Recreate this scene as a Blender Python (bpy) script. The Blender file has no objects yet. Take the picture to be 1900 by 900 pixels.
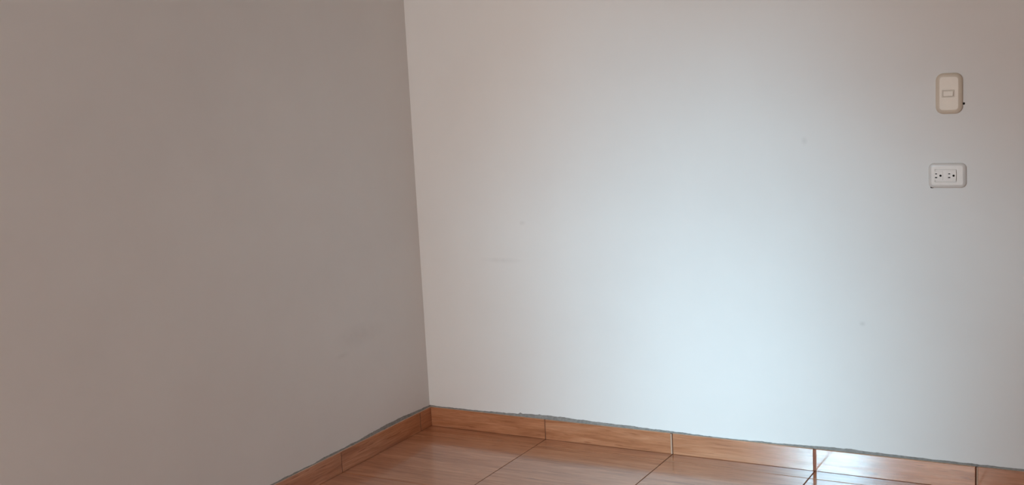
import bpy, bmesh, math, random
from mathutils import Matrix, Vector, noise

S = bpy.context.scene
COL = S.collection

# ------------------------------------------------------------------ camera
CAM = Vector((2.508, -3.7358, 1.3574))
YAW, PITCH, ROLL, FPX = -0.5129, -0.1459, -0.0530, 2211.64
fw = Vector((math.cos(PITCH) * math.sin(YAW), math.cos(PITCH) * math.cos(YAW), math.sin(PITCH)))
rt = Vector((math.cos(YAW), -math.sin(YAW), 0))
up = rt.cross(fw)
r2 = rt * math.cos(ROLL) + up * math.sin(ROLL)
u2 = -rt * math.sin(ROLL) + up * math.cos(ROLL)
cd = bpy.data.cameras.new('camera')
cd.sensor_width = 36.0
cd.lens = FPX * 36.0 / 1900.0
cd.clip_start = 0.01
co = bpy.data.objects.new('camera', cd)
COL.objects.link(co)
co.matrix_world = Matrix(((r2.x, u2.x, -fw.x, CAM.x), (r2.y, u2.y, -fw.y, CAM.y),
                          (r2.z, u2.z, -fw.z, CAM.z), (0, 0, 0, 1)))
S.camera = co

SKY_TILT = 52
# ------------------------------------------------------------------ world, lights, exposure
W = bpy.data.worlds.new('world')
S.world = W
W.use_nodes = True
W.node_tree.nodes['Background'].inputs['Color'].default_value = (0.62, 0.74, 0.86, 1)
W.node_tree.nodes['Background'].inputs['Strength'].default_value = 0.25


def area(name, loc, target, sx, sy, power, color, spread=180):
    l = bpy.data.lights.new(name, 'AREA')
    l.shape = 'RECTANGLE'
    l.size, l.size_y = sx, sy
    l.energy = power
    l.color = color
    l.spread = math.radians(spread)
    o = bpy.data.objects.new(name, l)
    COL.objects.link(o)
    o.location = loc
    d = Vector(target) - Vector(loc)
    o.rotation_euler = d.to_track_quat('-Z', 'Y').to_euler()
    return o


# cool strip of sky above the patio, slanting along a roof line, coming in through the narrow back window
sky = area('sky_light', (-0.50, -9.0, 3.15), (-0.50, 0.0, 3.15), 1.10, 1.22, 1000, (0.485, 0.82, 1.02))
sky.rotation_euler.rotate_axis('Z', math.radians(SKY_TILT))
# added soft fill with no known source, entering by the back wall's second opening
area('fill_light', (1.20, -5.8, 1.35), (1.20, 0.0, 1.2), 0.9, 2.0, 111, (1.0, 0.93, 0.89))

S.view_settings.view_transform = 'Standard'
S.view_settings.look = 'None'
S.view_settings.gamma = 1.0
S.view_settings.use_curve_mapping = False
S.view_settings.exposure = 0.0
S.cycles.max_bounces = 10
S.cycles.diffuse_bounces = 6
S.cycles.sample_clamp_indirect = 0.0


# ------------------------------------------------------------------ materials
def mat(name):
    m = bpy.data.materials.new(name)
    m.use_nodes = True
    nt = m.node_tree
    return m, nt, nt.nodes['Principled BSDF']


def N(nt, kind, **kw):
    n = nt.nodes.new(kind)
    for k, v in kw.items():
        if k in n.inputs:
            n.inputs[k].default_value = v
        else:
            setattr(n, k, v)
    return n


def L(nt, a, ao, b, bi):
    nt.links.new(a.outputs[ao], b.inputs[bi])


def ramp(nt, stops):
    n = nt.nodes.new('ShaderNodeValToRGB')
    e = n.color_ramp.elements
    while len(e) < len(stops):
        e.new(0.5)
    for i, (p, c) in enumerate(stops):
        e[i].position = p
        e[i].color = (*c, 1)
    return n


def paint(name, base, dirty, smudges=()):
    """flat wall paint: faint mottling, roller texture, a few handled smudges"""
    m, nt, b = mat(name)
    g = N(nt, 'ShaderNodeNewGeometry')
    n1 = N(nt, 'ShaderNodeTexNoise', Scale=1.7, Detail=5.0, Roughness=0.6)
    L(nt, g, 'Position', n1, 'Vector')
    r1 = ramp(nt, [(0.30, dirty), (0.62, base)])
    L(nt, n1, 'Fac', r1, 'Fac')
    last = (r1, 'Color')
    for (c, sx, sy, sz, amt) in smudges:
        mp = N(nt, 'ShaderNodeVectorMath', operation='SUBTRACT')
        L(nt, g, 'Position', mp, 0)
        mp.inputs[1].default_value = c
        sc = N(nt, 'ShaderNodeVectorMath', operation='DIVIDE')
        L(nt, mp, 'Vector', sc, 0)
        sc.inputs[1].default_value = (sx, sy, sz)
        ln = N(nt, 'ShaderNodeVectorMath', operation='LENGTH')
        L(nt, sc, 'Vector', ln, 0)
        nz = N(nt, 'ShaderNodeTexNoise', Scale=35.0, Detail=3.0)
        L(nt, g, 'Position', nz, 'Vector')
        mr = N(nt, 'ShaderNodeMapRange')
        L(nt, ln, 'Value', mr, 'Value')
        mr.inputs['From Min'].default_value = 0.0
        mr.inputs['From Max'].default_value = 1.0
        mr.inputs['To Min'].default_value = amt
        mr.inputs['To Max'].default_value = 0.0
        mu = N(nt, 'ShaderNodeMath', operation='MULTIPLY')
        L(nt, mr, 'Result', mu, 0)
        L(nt, nz, 'Fac', mu, 1)
        mx = N(nt, 'ShaderNodeMix', data_type='RGBA')
        nt.links.new(mu.outputs[0], mx.inputs['Factor'])
        nt.links.new(last[0].outputs[last[1]], mx.inputs[6])
        mx.inputs[7].default_value = (0.30, 0.27, 0.26, 1)
        last = (mx, 2)
    nt.links.new(last[0].outputs[last[1]], b.inputs['Base Color'])
    b.inputs['Roughness'].default_value = 0.62
    b.inputs['Specular IOR Level'].default_value = 0.3
    n2 = N(nt, 'ShaderNodeTexNoise', Scale=240.0, Detail=2.0)
    L(nt, g, 'Position', n2, 'Vector')
    n3 = N(nt, 'ShaderNodeTexNoise', Scale=9.0, Detail=3.0)
    L(nt, g, 'Position', n3, 'Vector')
    ad = N(nt, 'ShaderNodeMath', operation='MULTIPLY_ADD')
    L(nt, n3, 'Fac', ad, 0)
    ad.inputs[1].default_value = 6.0
    L(nt, n2, 'Fac', ad, 2)
    bp = N(nt, 'ShaderNodeBump', Strength=0.12, Distance=0.0006)
    L(nt, ad, 0, bp, 'Height')
    L(nt, bp, 'Normal', b, 'Normal')
    return m


def wood_tile(name, grain, gain=1.0):
    """glazed ceramic printed with wood grain; grain = axis the streaks run along"""
    m, nt, b = mat(name)
    g = N(nt, 'ShaderNodeNewGeometry')
    oi = N(nt, 'ShaderNodeObjectInfo')
    off = N(nt, 'ShaderNodeMath', operation='MULTIPLY')
    L(nt, oi, 'Random', off, 0)
    off.inputs[1].default_value = 37.0
    cb = N(nt, 'ShaderNodeCombineXYZ')
    for i in range(3):
        L(nt, off, 0, cb, i)
    pos = N(nt, 'ShaderNodeVectorMath', operation='ADD')
    L(nt, g, 'Position', pos, 0)
    L(nt, cb, 'Vector', pos, 1)

    def streak(lo, hi, detail, dist=0.0):
        mp = N(nt, 'ShaderNodeVectorMath', operation='MULTIPLY')
        L(nt, pos, 'Vector', mp, 0)
        mp.inputs[1].default_value = (lo, hi, hi) if grain == 'x' else (hi, lo, hi)
        n = N(nt, 'ShaderNodeTexNoise', Scale=1.0, Detail=detail, Roughness=0.62, Distortion=dist)
        L(nt, mp, 'Vector', n, 'Vector')
        return n

    c = lambda r, gg, bb: (r * gain, gg * gain, bb * gain)
    a = streak(3.2, 30, 5.0, 0.8)
    f = streak(9.0, 170, 3.0)
    p = streak(11.0, 120, 1.0)
    ra = ramp(nt, [(0.30, c(*WOOD_DARK)), (0.48, c(*WOOD_MID)), (0.70, c(*WOOD_LIGHT))])
    L(nt, a, 'Fac', ra, 'Fac')
    rf = ramp(nt, [(0.36, (0.80, 0.74, 0.68)), (0.60, (1.06, 1.06, 1.06))])
    L(nt, f, 'Fac', rf, 'Fac')
    mx = N(nt, 'ShaderNodeMix', data_type='RGBA', blend_type='MULTIPLY')
    mx.inputs['Factor'].default_value = 0.8
    L(nt, ra, 'Color', mx, 6)
    L(nt, rf, 'Color', mx, 7)
    rp = ramp(nt, [(0.27, (0.55, 0.42, 0.34)), (0.33, (1, 1, 1))])
    L(nt, p, 'Fac', rp, 'Fac')
    m2 = N(nt, 'ShaderNodeMix', data_type='RGBA', blend_type='MULTIPLY')
    m2.inputs['Factor'].default_value = 0.7
    nt.links.new(mx.outputs[2], m2.inputs[6])
    L(nt, rp, 'Color', m2, 7)
    hv = N(nt, 'ShaderNodeHueSaturation')
    vr = N(nt, 'ShaderNodeMapRange')
    L(nt, oi, 'Random', vr, 'Value')
    vr.inputs['To Min'].default_value = 0.93
    vr.inputs['To Max'].default_value = 1.07
    L(nt, vr, 'Result', hv, 'Value')
    nt.links.new(m2.outputs[2], hv.inputs['Color'])
    L(nt, hv, 'Color', b, 'Base Color')
    b.inputs['Roughness'].default_value = 0.38
    b.inputs['Specular IOR Level'].default_value = 0.35
    b.inputs['Coat Weight'].default_value = 1.0
    b.inputs['Coat Roughness'].default_value = 0.135
    b.inputs['Coat IOR'].default_value = 1.52
    bp = N(nt, 'ShaderNodeBump', Strength=0.05, Distance=0.0004)
    L(nt, a, 'Fac', bp, 'Height')
    L(nt, bp, 'Normal', b, 'Normal')
    return m


def plain(name, color, rough, spec=0.5, var=0.0, scale=60.0, bump=0.0):
    m, nt, b = mat(name)
    b.inputs['Roughness'].default_value = rough
    b.inputs['Specular IOR Level'].default_value = spec
    g = N(nt, 'ShaderNodeNewGeometry')
    n = N(nt, 'ShaderNodeTexNoise', Scale=scale, Detail=4.0)
    L(nt, g, 'Position', n, 'Vector')
    r = ramp(nt, [(0.3, tuple(x * (1 - var) for x in color)), (0.7, tuple(x * (1 + var) for x in color))])
    L(nt, n, 'Fac', r, 'Fac')
    L(nt, r, 'Color', b, 'Base Color')
    if bump:
        bp = N(nt, 'ShaderNodeBump', Strength=0.6, Distance=bump)
        L(nt, n, 'Fac', bp, 'Height')
        L(nt, bp, 'Normal', b, 'Normal')
    return m


WOOD_DARK, WOOD_MID, WOOD_LIGHT = (0.34, 0.125, 0.052), (0.46, 0.188, 0.086), (0.56, 0.265, 0.140)
M = {}
M['wall'] = paint('wall_paint', (0.80, 0.785, 0.765), (0.77, 0.75, 0.73),
                  [((1.655, 0, 0.50), 0.012, 0.05, 0.010, 0.35), ((1.48, 0, 1.08), 0.012, 0.05, 0.016, 0.3),
                   ((0.36, 0, 0.66), 0.10, 0.05, 0.012, 0.22), ((0.45, 0, 0.80), 0.015, 0.05, 0.01, 0.25)])
M['wall_left'] = paint('wall_paint_left', (0.79, 0.775, 0.755), (0.755, 0.735, 0.715),
                       [((0, -0.42, 0.45), 0.05, 0.17, 0.05, 0.20), ((0, -0.52, 0.40), 0.05, 0.05, 0.012, 0.2)])
M['ceiling'] = paint('ceiling_paint', (0.80, 0.78, 0.75), (0.77, 0.75, 0.72))
M['tile_x'] = wood_tile('wood_look_tile', 'x')
M['tile_y'] = wood_tile('wood_look_tile_left', 'y')
M['tile_edge'] = plain('tile_edge', (0.68, 0.46, 0.32), 0.35, 0.4, 0.15)
M['grout'] = plain('floor_grout', (0.16, 0.070, 0.040), 0.85, 0.2, 0.2, 200, 0.0004)
M['red_grout'] = plain('skirting_grout', (0.30, 0.120, 0.075), 0.8, 0.2, 0.15, 200, 0.0004)
M['mortar'] = plain('cement_mortar', (0.27, 0.255, 0.240), 0.95, 0.1, 0.18, 90, 0.001)
M['ivory'] = plain('ivory_plastic', (0.66, 0.56, 0.45), 0.32, 0.5, 0.02)
M['ivory_dark'] = plain('aged_ivory_plastic', (0.58, 0.49, 0.39), 0.35, 0.5, 0.02)
M['white_plastic'] = plain('white_plastic', (0.70, 0.665, 0.63), 0.28, 0.5, 0.02)
M['cream_grout'] = plain('cream_grout', (0.50, 0.33, 0.235), 0.7, 0.3, 0.08, 200, 0.0003)
M['dark'] = plain('dark_hole', (0.012, 0.010, 0.009), 0.8, 0.2)


# ------------------------------------------------------------------ mesh helpers
def link(name, bm, m, parent=None, kind=None, smooth=False):
    me = bpy.data.meshes.new(name)
    bmesh.ops.recalc_face_normals(bm, faces=bm.faces)
    bm.to_mesh(me)
    bm.free()
    for mm in (m if isinstance(m, (list, tuple)) else [m]):
        me.materials.append(mm)
    if smooth:
        for p in me.polygons:
            p.use_smooth = True
    o = bpy.data.objects.new(name, me)
    COL.objects.link(o)
    if parent:
        o.parent = parent
    if kind:
        o['kind'] = kind
    return o


def box(bm, x0, x1, y0, y1, z0, z1):
    v = [bm.verts.new((x, y, z)) for x in (x0, x1) for y in (y0, y1) for z in (z0, z1)]
    for q in ((0, 1, 3, 2), (4, 6, 7, 5), (0, 4, 5, 1), (2, 3, 7, 6), (0, 2, 6, 4), (1, 5, 7, 3)):
        bm.faces.new([v[i] for i in q])


def struct(name, boxes, m):
    bm = bmesh.new()
    for b in boxes:
        box(bm, *b)
    return link(name, bm, m, kind='structure')


def rrect(w, h, r, n=8):
    """points of a rounded rectangle, counter-clockwise"""
    pts = []
    for (sx, sy, a0) in ((1, 1, 0), (-1, 1, 90), (-1, -1, 180), (1, -1, 270)):
        for i in range(n + 1):
            a = math.radians(a0 + 90 * i / n)
            pts.append((sx * (w / 2 - r) + r * math.cos(a), sy * (h / 2 - r) + r * math.sin(a)))
    return pts


def loft(bm, rings, cap=True, cap0=False, m=None):
    """rings = lists of 3-D points of equal count"""
    vs = [[bm.verts.new(p) for p in r] for r in rings]
    n = len(vs[0])
    for a, b in zip(vs, vs[1:]):
        for i in range(n):
            f = bm.faces.new((a[i], a[(i + 1) % n], b[(i + 1) % n], b[i]))
            f.smooth = True
    if cap:
        bm.faces.new(vs[-1])
    if cap0:
        bm.faces.new(list(reversed(vs[0])))


# ------------------------------------------------------------------ room shell
RX, RY, RZ, T = 3.4, -4.5, 2.45, 0.15
floor = struct('floor', [(-T, RX + T, RY - T, T, -0.15, -0.009)], M['grout'])
ceiling = struct('ceiling', [(-T, RX + T, RY - T, T, RZ, RZ + 0.15)], M['ceiling'])
wall_right = struct('wall_right', [(0, RX, 0, T, -0.009, RZ)], M['wall'])
wall_left = struct('wall_left', [(-T, 0, RY, T, -0.009, RZ)], M['wall_left'])
wall_side = struct('wall_far_side', [(RX, RX + T, RY - T, T, -0.009, RZ)], M['wall'])
WX0, WX1, WZ0, WZ1 = 0.11, 0.61, 0.90, 2.12      # narrow window
DX0, DX1, DZ1 = 0.72, 1.42, 2.10                 # opening added to let the fill light in
wall_back = struct('wall_back', [
    (-T, WX0, RY - T, RY, -0.009, RZ), (WX0, WX1, RY - T, RY, -0.009, WZ0), (WX0, WX1, RY - T, RY, WZ1, RZ),
    (WX1, DX0, RY - T, RY, -0.009, RZ), (DX0, DX1, RY - T, RY, DZ1, RZ), (DX1, RX, RY - T, RY, -0.009, RZ)], M['wall'])

# unseen partition added to stop sky light leaking in by the fill opening
struct('sky_baffle', [(0.63, 0.71, -7.6, RY - T, -0.009, RZ)], M['wall'])

# ------------------------------------------------------------------ floor tiles
TL, X0, Y1 = 0.4963, 0.0111, 0.084
JW = 0.0032
rnd = random.Random(5)


def tile_bm(w, d, th, ch=0.0011):
    """a tile lying flat, centred, top at z=0, with chamfered top edges"""
    bm = bmesh.new()
    rings = [[(-w / 2, -d / 2), (w / 2, -d / 2), (w / 2, d / 2), (-w / 2, d / 2)]]
    q = lambda k: [(-w / 2 + k, -d / 2 + k), (w / 2 - k, -d / 2 + k), (w / 2 - k, d / 2 - k), (-w / 2 + k, d / 2 - k)]
    r = [[(x, y, -th) for x, y in q(0)], [(x, y, -ch) for x, y in q(0)],
         [(x, y, -ch * 0.3) for x, y in q(ch * 0.35)], [(x, y, 0) for x, y in q(ch)]]
    loft(bm, r, True, True)
    for f in bm.faces:
        f.smooth = False
    return bm


tile_meshes = {}
xs = [0.0105 - TL * 0 + X0 - 0.0105 + i * TL for i in range(0, 8)]
xe = [(a + JW / 2, min(a + TL - JW / 2, RX - 0.002)) for a in xs if a < RX - 0.05]
ye = [(-Y1 + JW / 2, -0.0015)]
k = 0
while -Y1 - k * TL > RY + 0.05:
    ye.append((max(-Y1 - (k + 1) * TL + JW / 2, RY + 0.002), -Y1 - k * TL - JW / 2))
    k += 1
xe[0] = (0.0015, xe[0][1])
for (a, b) in xe:
    for (c, d) in ye:
        key = (round(b - a, 4), round(d - c, 4))
        if key not in tile_meshes:
            o = link('tile', tile_bm(b - a, d - c, 0.0088), M['tile_x'], floor)
            tile_meshes[key] = o.data
        else:
            o = bpy.data.objects.new('tile', tile_meshes[key])
            COL.objects.link(o)
            o.parent = floor
        o.location = ((a + b) / 2, (c + d) / 2, 0)
        o.rotation_euler = (rnd.uniform(-0.0006, 0.0006), rnd.uniform(-0.0006, 0.0006), 0)
bm = bmesh.new()
for (a, b), (c, d) in zip(xe, xe[1:]):
    box(bm, b, c, RY, 0, -0.0089, -0.0013)
for (a, b), (c, d) in zip(ye, ye[1:]):
    box(bm, 0, RX, d, a, -0.0089, -0.00132)
link('joint_grout', bm, M['grout'], floor)

# ------------------------------------------------------------------ skirting of cut tiles
HB = 0.0738


def skirt_tile(length, proud):
    """an upright tile, length along local x, face towards local -y, bottom at z=0"""
    bm = bmesh.new()
    w, h, t, c = length, HB, proud - 0.0015, 0.0012
    q = lambda k: [(-w / 2 + k, k * 0.5), (w / 2 - k, k * 0.5), (w / 2 - k, h - k), (-w / 2 + k, h - k)]
    r = [[(x, 0, z) for x, z in q(0)], [(x, -t + c, z) for x, z in q(0)],
         [(x, -t + c * 0.3, z) for x, z in q(c * 0.35)], [(x, -t, z) for x, z in q(c)]]
    loft(bm, r, True, True)
    for f in bm.faces:
        f.smooth = False
        ctr = f.calc_center_median()
        if ctr.y > -t + c * 0.9:
            f.material_index = 1
    return bm


base_right = bpy.data.objects.new('baseboard_right', None)
base_left = bpy.data.objects.new('baseboard_left', None)
for o in (base_right, base_left):
    COL.objects.link(o)
    o['kind'] = 'structure'
base_left.rotation_euler = (0, 0, math.pi / 2)    # local +x = world +y, local -y = world +x

# right wall: start, end, how far the face stands out, lean about the vertical
right = [(0.0105, X0 + TL - 0.0016, 0.0100, 0.0000), (X0 + TL + 0.0020, X0 + 2 * TL - 0.0052, 0.0112, 0.0020),
         (X0 + 2 * TL + 0.0028, X0 + 3 * TL - 0.0050, 0.0105, -0.0016), (X0 + 3 * TL + 0.0042, X0 + 4 * TL - 0.0028, 0.0112, -0.0100),
         (X0 + 4 * TL + 0.0046, X0 + 5 * TL - 0.0016, 0.0100, 0.0), (X0 + 5 * TL + 0.0016, X0 + 6 * TL - 0.0016, 0.0100, 0.0),
         (X0 + 6 * TL + 0.0016, RX - 0.002, 0.0100, 0.0)]
for a, b, pr, rz in right:
    o = link('tile', skirt_tile(b - a, pr), [M['tile_x'], M['tile_edge']], base_right)
    o.location = ((a + b) / 2, -0.0015, 0.0006)
    o.rotation_euler = (0, 0, rz * 0.5)
left = [(-Y1 + 0.0016, -0.0005, 0.0100)]
for i in range(8):
    left.append((-Y1 - (i + 1) * TL + 0.0016, -Y1 - i * TL - 0.0016, 0.0100 + 0.0006 * (i % 2)))
left.append((RY + 0.002, -Y1 - 8 * TL - 0.0016, 0.01))
for a, b, pr in left:
    o = link('tile', skirt_tile(b - a, pr), [M['tile_y'], M['tile_edge']], base_left)
    o.location = ((a + b) / 2, -0.0015, 0.0006)
for par, items in ((base_right, right), (base_left, left)):
    ends = sorted((t[0], t[1]) for t in items)
    for (a, b), (c, d) in zip(ends, ends[1:]):
        joint = round((b + c) / 2 / TL) if par is base_right else 0
        m = M['red_grout'] if joint == 3 else M['grout']
        lo, hi = b - 0.0002, c + 0.0002
        if joint in (2, 4):          # pale filler smeared along one side of these two joints
            bm = bmesh.new()
            if joint == 2:
                box(bm, lo, lo + 0.0052, -0.0102, -0.0002, 0.0006, HB - 0.001)
                lo += 0.0052
            else:
                box(bm, hi - 0.0040, hi, -0.0098, -0.0002, 0.0006, HB - 0.001)
                hi -= 0.0040
            link('pale_filler', bm, M['cream_grout'], par)
        bm = bmesh.new()
        box(bm, lo, hi, -0.0072 if par is base_right else -0.0094, -0.0002, 0.0006, HB - 0.002)
        link('joint_grout', bm, m, par)


def lerp(tab, x):
    for (a, u), (b, v) in zip(tab, tab[1:]):
        if x <= b:
            return u + (v - u) * (x - a) / (b - a)
    return tab[-1][1]


def bead(name, x0, x1, tab, par, seed, crumbs=()):
    """ragged cement fillet between the top of the tiles and the paint"""
    bm = bmesh.new()
    n = int((x1 - x0) / 0.005)
    prev = None
    for i in range(n + 1):
        x = x0 + (x1 - x0) * i / n
        h = lerp(tab, abs(x))
        h += 0.0022 * noise.noise(Vector((x * 28, seed, 0))) + 0.0012 * noise.noise(Vector((x * 110, seed, 3)))
        for cx, ch in crumbs:
            h += ch * math.exp(-((x - cx) / 0.0045) ** 2)
        h = max(h, 0.0012)
        d = 0.0046 + 0.0014 * noise.noise(Vector((x * 60, seed, 7)))
        ring = [bm.verts.new(p) for p in ((x, -0.0002, HB - 0.010), (x, -0.0014, HB - 0.010), (x, -0.0014, HB + 0.0004),
                                          (x, -d, HB + 0.0010), (x, -d * 0.75, HB + 0.0012 + h * 0.35),
                                          (x, -0.0016, HB + h), (x, -0.0002, HB + h + 0.0004))]
        if prev:
            for j in range(7):
                bm.faces.new((prev[j], prev[(j + 1) % 7], ring[(j + 1) % 7], ring[j]))
        else:
            bm.faces.new(ring)
        prev = ring
    bm.faces.new(list(reversed(prev)))
    return link(name, bm, M['mortar'], par)


HR = [(0, .004), (.2, .0045), (.35, .007), (.44, .012), (.52, .0145), (.62, .011), (.8, .0085), (.95, .0055), (1.05, .0035),
      (1.14, .0014), (1.25, .0016), (1.35, .004), (1.47, .006), (1.53, .008), (1.6, .011), (1.7, .008), (1.9, .0055),
      (2.05, .0055), (3.4, .006)]
HL = [(0, .005), (.1, .008), (.2, .013), (.32, .012), (.42, .008), (.55, .004), (.65, .006), (.72, .002), (.85, .004),
      (1.1, .004), (4.5, .005)]
bead('mortar_bead', 0.0, RX - 0.002, HR, base_right, 1.3, [(0.402, 0.006), (0.482, 0.003)])
bead('mortar_bead', -1.0 * abs(RY) + 0.002, -0.0005, HL, base_left, 8.7)


# ------------------------------------------------------------------ wall plates (local x right, z up, -y out of the wall)
def plate_bm(w, h, r, depth, dome, hole=None, hx=0.0):
    bm = bmesh.new()
    prof = [(0, 0), (0.0002, -depth * 0.40), (0.0010, -depth * 0.62), (0.0026, -depth * 0.80), (dome * 0.55, -depth * 0.93),
            (dome, -depth)]
    rings = [[(x, y, z) for x, z in rrect(w - 2 * k, h - 2 * k, max(r - k, 0.002))] for k, y in prof]
    hw, hh, hd = hole
    rings.append([(hx + x, -depth, z) for x, z in rrect(hw, hh, 0.0015)])
    rings.append([(hx + x, -depth + hd, z) for x, z in rrect(hw - 0.0004, hh - 0.0004, 0.0014)])
    loft(bm, rings, True, True)
    hard(bm, depth, hd)
    return bm


def hard(bm, depth, hd):
    """crisp edges round the opening so the front stays flat"""
    for f in bm.faces:
        ys = [v.co.y for v in f.verts]
        if max(ys) - min(ys) < 1e-6 or min(abs(y + depth - hd) for y in ys) < 1e-6:
            f.smooth = False
    for e in bm.edges:
        if not all(f.smooth for f in e.link_faces):
            e.smooth = False


def thing(name, label, cat, loc):
    o = bpy.data.objects.new(name, None)
    COL.objects.link(o)
    o.empty_display_size = 0.05
    o.location = loc
    o['label'] = label
    o['category'] = cat
    return o


sw = thing('light_switch', 'upright ivory light switch with rounded plate and one small rocker, above the white outlet',
           'light switch', (1.9150, 0.0, 1.2125))
link('plate', plate_bm(0.0765, 0.1205, 0.0220, 0.0095, 0.0120, (0.0352, 0.0222, 0.0012), -0.0015), M['ivory'], sw)
bm = bmesh.new()
loft(bm, [[(x - 0.0015, y, z) for x, z in rrect(w, h, 0.0014, 4)] for w, h, y in
          ((0.0340, 0.0210, -0.0084), (0.0340, 0.0210, -0.0094), (0.0335, 0.0205, -0.0099),
           (0.0302, 0.0172, -0.0099), (0.0296, 0.0166, -0.0087))], True, True)
for f in bm.faces:
    f.smooth = False
link('rocker_frame', bm, M['ivory_dark'], sw)
bm = bmesh.new()
ring = lambda w, h, f: [(x - 0.0015, f(z), z) for x, z in rrect(w, h, 0.0012, 4)]
loft(bm, [ring(0.0278, 0.0148, lambda z: -0.00872), ring(0.0278, 0.0148, lambda z: -0.0104 + z * 0.03),
          ring(0.0264, 0.0136, lambda z: -0.0110 + z * 0.04)], True, True)
for f in bm.faces:
    f.smooth = False
link('rocker', bm, M['ivory'], sw)

ol = thing('power_outlet', 'white double wall outlet lying sideways, with two sets of slots, below the ivory switch',
           'outlet', (1.9100, 0.0, 0.9690))
link('plate', plate_bm(0.1080, 0.0745, 0.0150, 0.0085, 0.0095, (0.0630, 0.0400, 0.0028), -0.0035), M['white_plastic'], ol)
ins = bmesh.new()
loft(ins, [[(x - 0.0035, y, z) for x, z in rrect(w, h, 0.0012, 4)] for w, h, y in
           ((0.0588, 0.0358, -0.0056), (0.0588, 0.0358, -0.0086), (0.0580, 0.0350, -0.0092))], True, True)
for f in ins.faces:
    f.smooth = False
insert = link('outlet_insert', ins, M['white_plastic'], ol)
for cx in (-0.0201, 0.0172):
    bm = bmesh.new()
    loft(bm, [[(cx + x - 0.0035, y, z) for x, z in rrect(w, h, 0.006, 6)] for w, h, y in
              ((0.0250, 0.0290, -0.0091), (0.0250, 0.0290, -0.0096), (0.0243, 0.0283, -0.0098))], True, True)
    for f in bm.faces:
        f.smooth = False
    fc = link('receptacle', bm, M['white_plastic'], ol)
    for dx, dz, w, h in ((-0.0108, 0.0056, 0.0056, 0.0026), (-0.0108, -0.0056, 0.0066, 0.0030)):
        bm = bmesh.new()
        box(bm, cx + dx - w / 2, cx + dx + w / 2, -0.00995, -0.00981, dz - h / 2, dz + h / 2)
        link('slot', bm, M['dark'], fc)
    bm = bmesh.new()
    loft(bm, [[(cx + 0.0018 + 0.0033 * math.cos(a), y, 0.0033 * math.sin(a))
               for a in [i * math.pi / 8 for i in range(16)]] for y in (-0.00981, -0.00995)], True, True)
    link('ground_hole', bm, M['dark'], fc)


# dark chipped hole in the plaster beside the switch, dark spot beside the outlet
def wall_spot(x, z, rx, rz, par, seed):
    bm = bmesh.new()
    pts = []
    for i in range(14):
        a = i * math.tau / 14
        k = 1 + 0.22 * noise.noise(Vector((math.cos(a) * 2, math.sin(a) * 2, seed)))
        pts.append((x + rx * k * math.cos(a), z + rz * k * math.sin(a)))
    loft(bm, [[(a, y, b) for a, b in pts] for y in (-0.0001, -0.0010)], True, True)
    return link('dark_spot', bm, M['dark'], par)


wall_spot(1.9560, 1.1815, 0.0032, 0.0036, wall_right, 1.0)
wall_spot(1.8660, 0.9330, 0.0055, 0.0028, wall_right, 4.0)
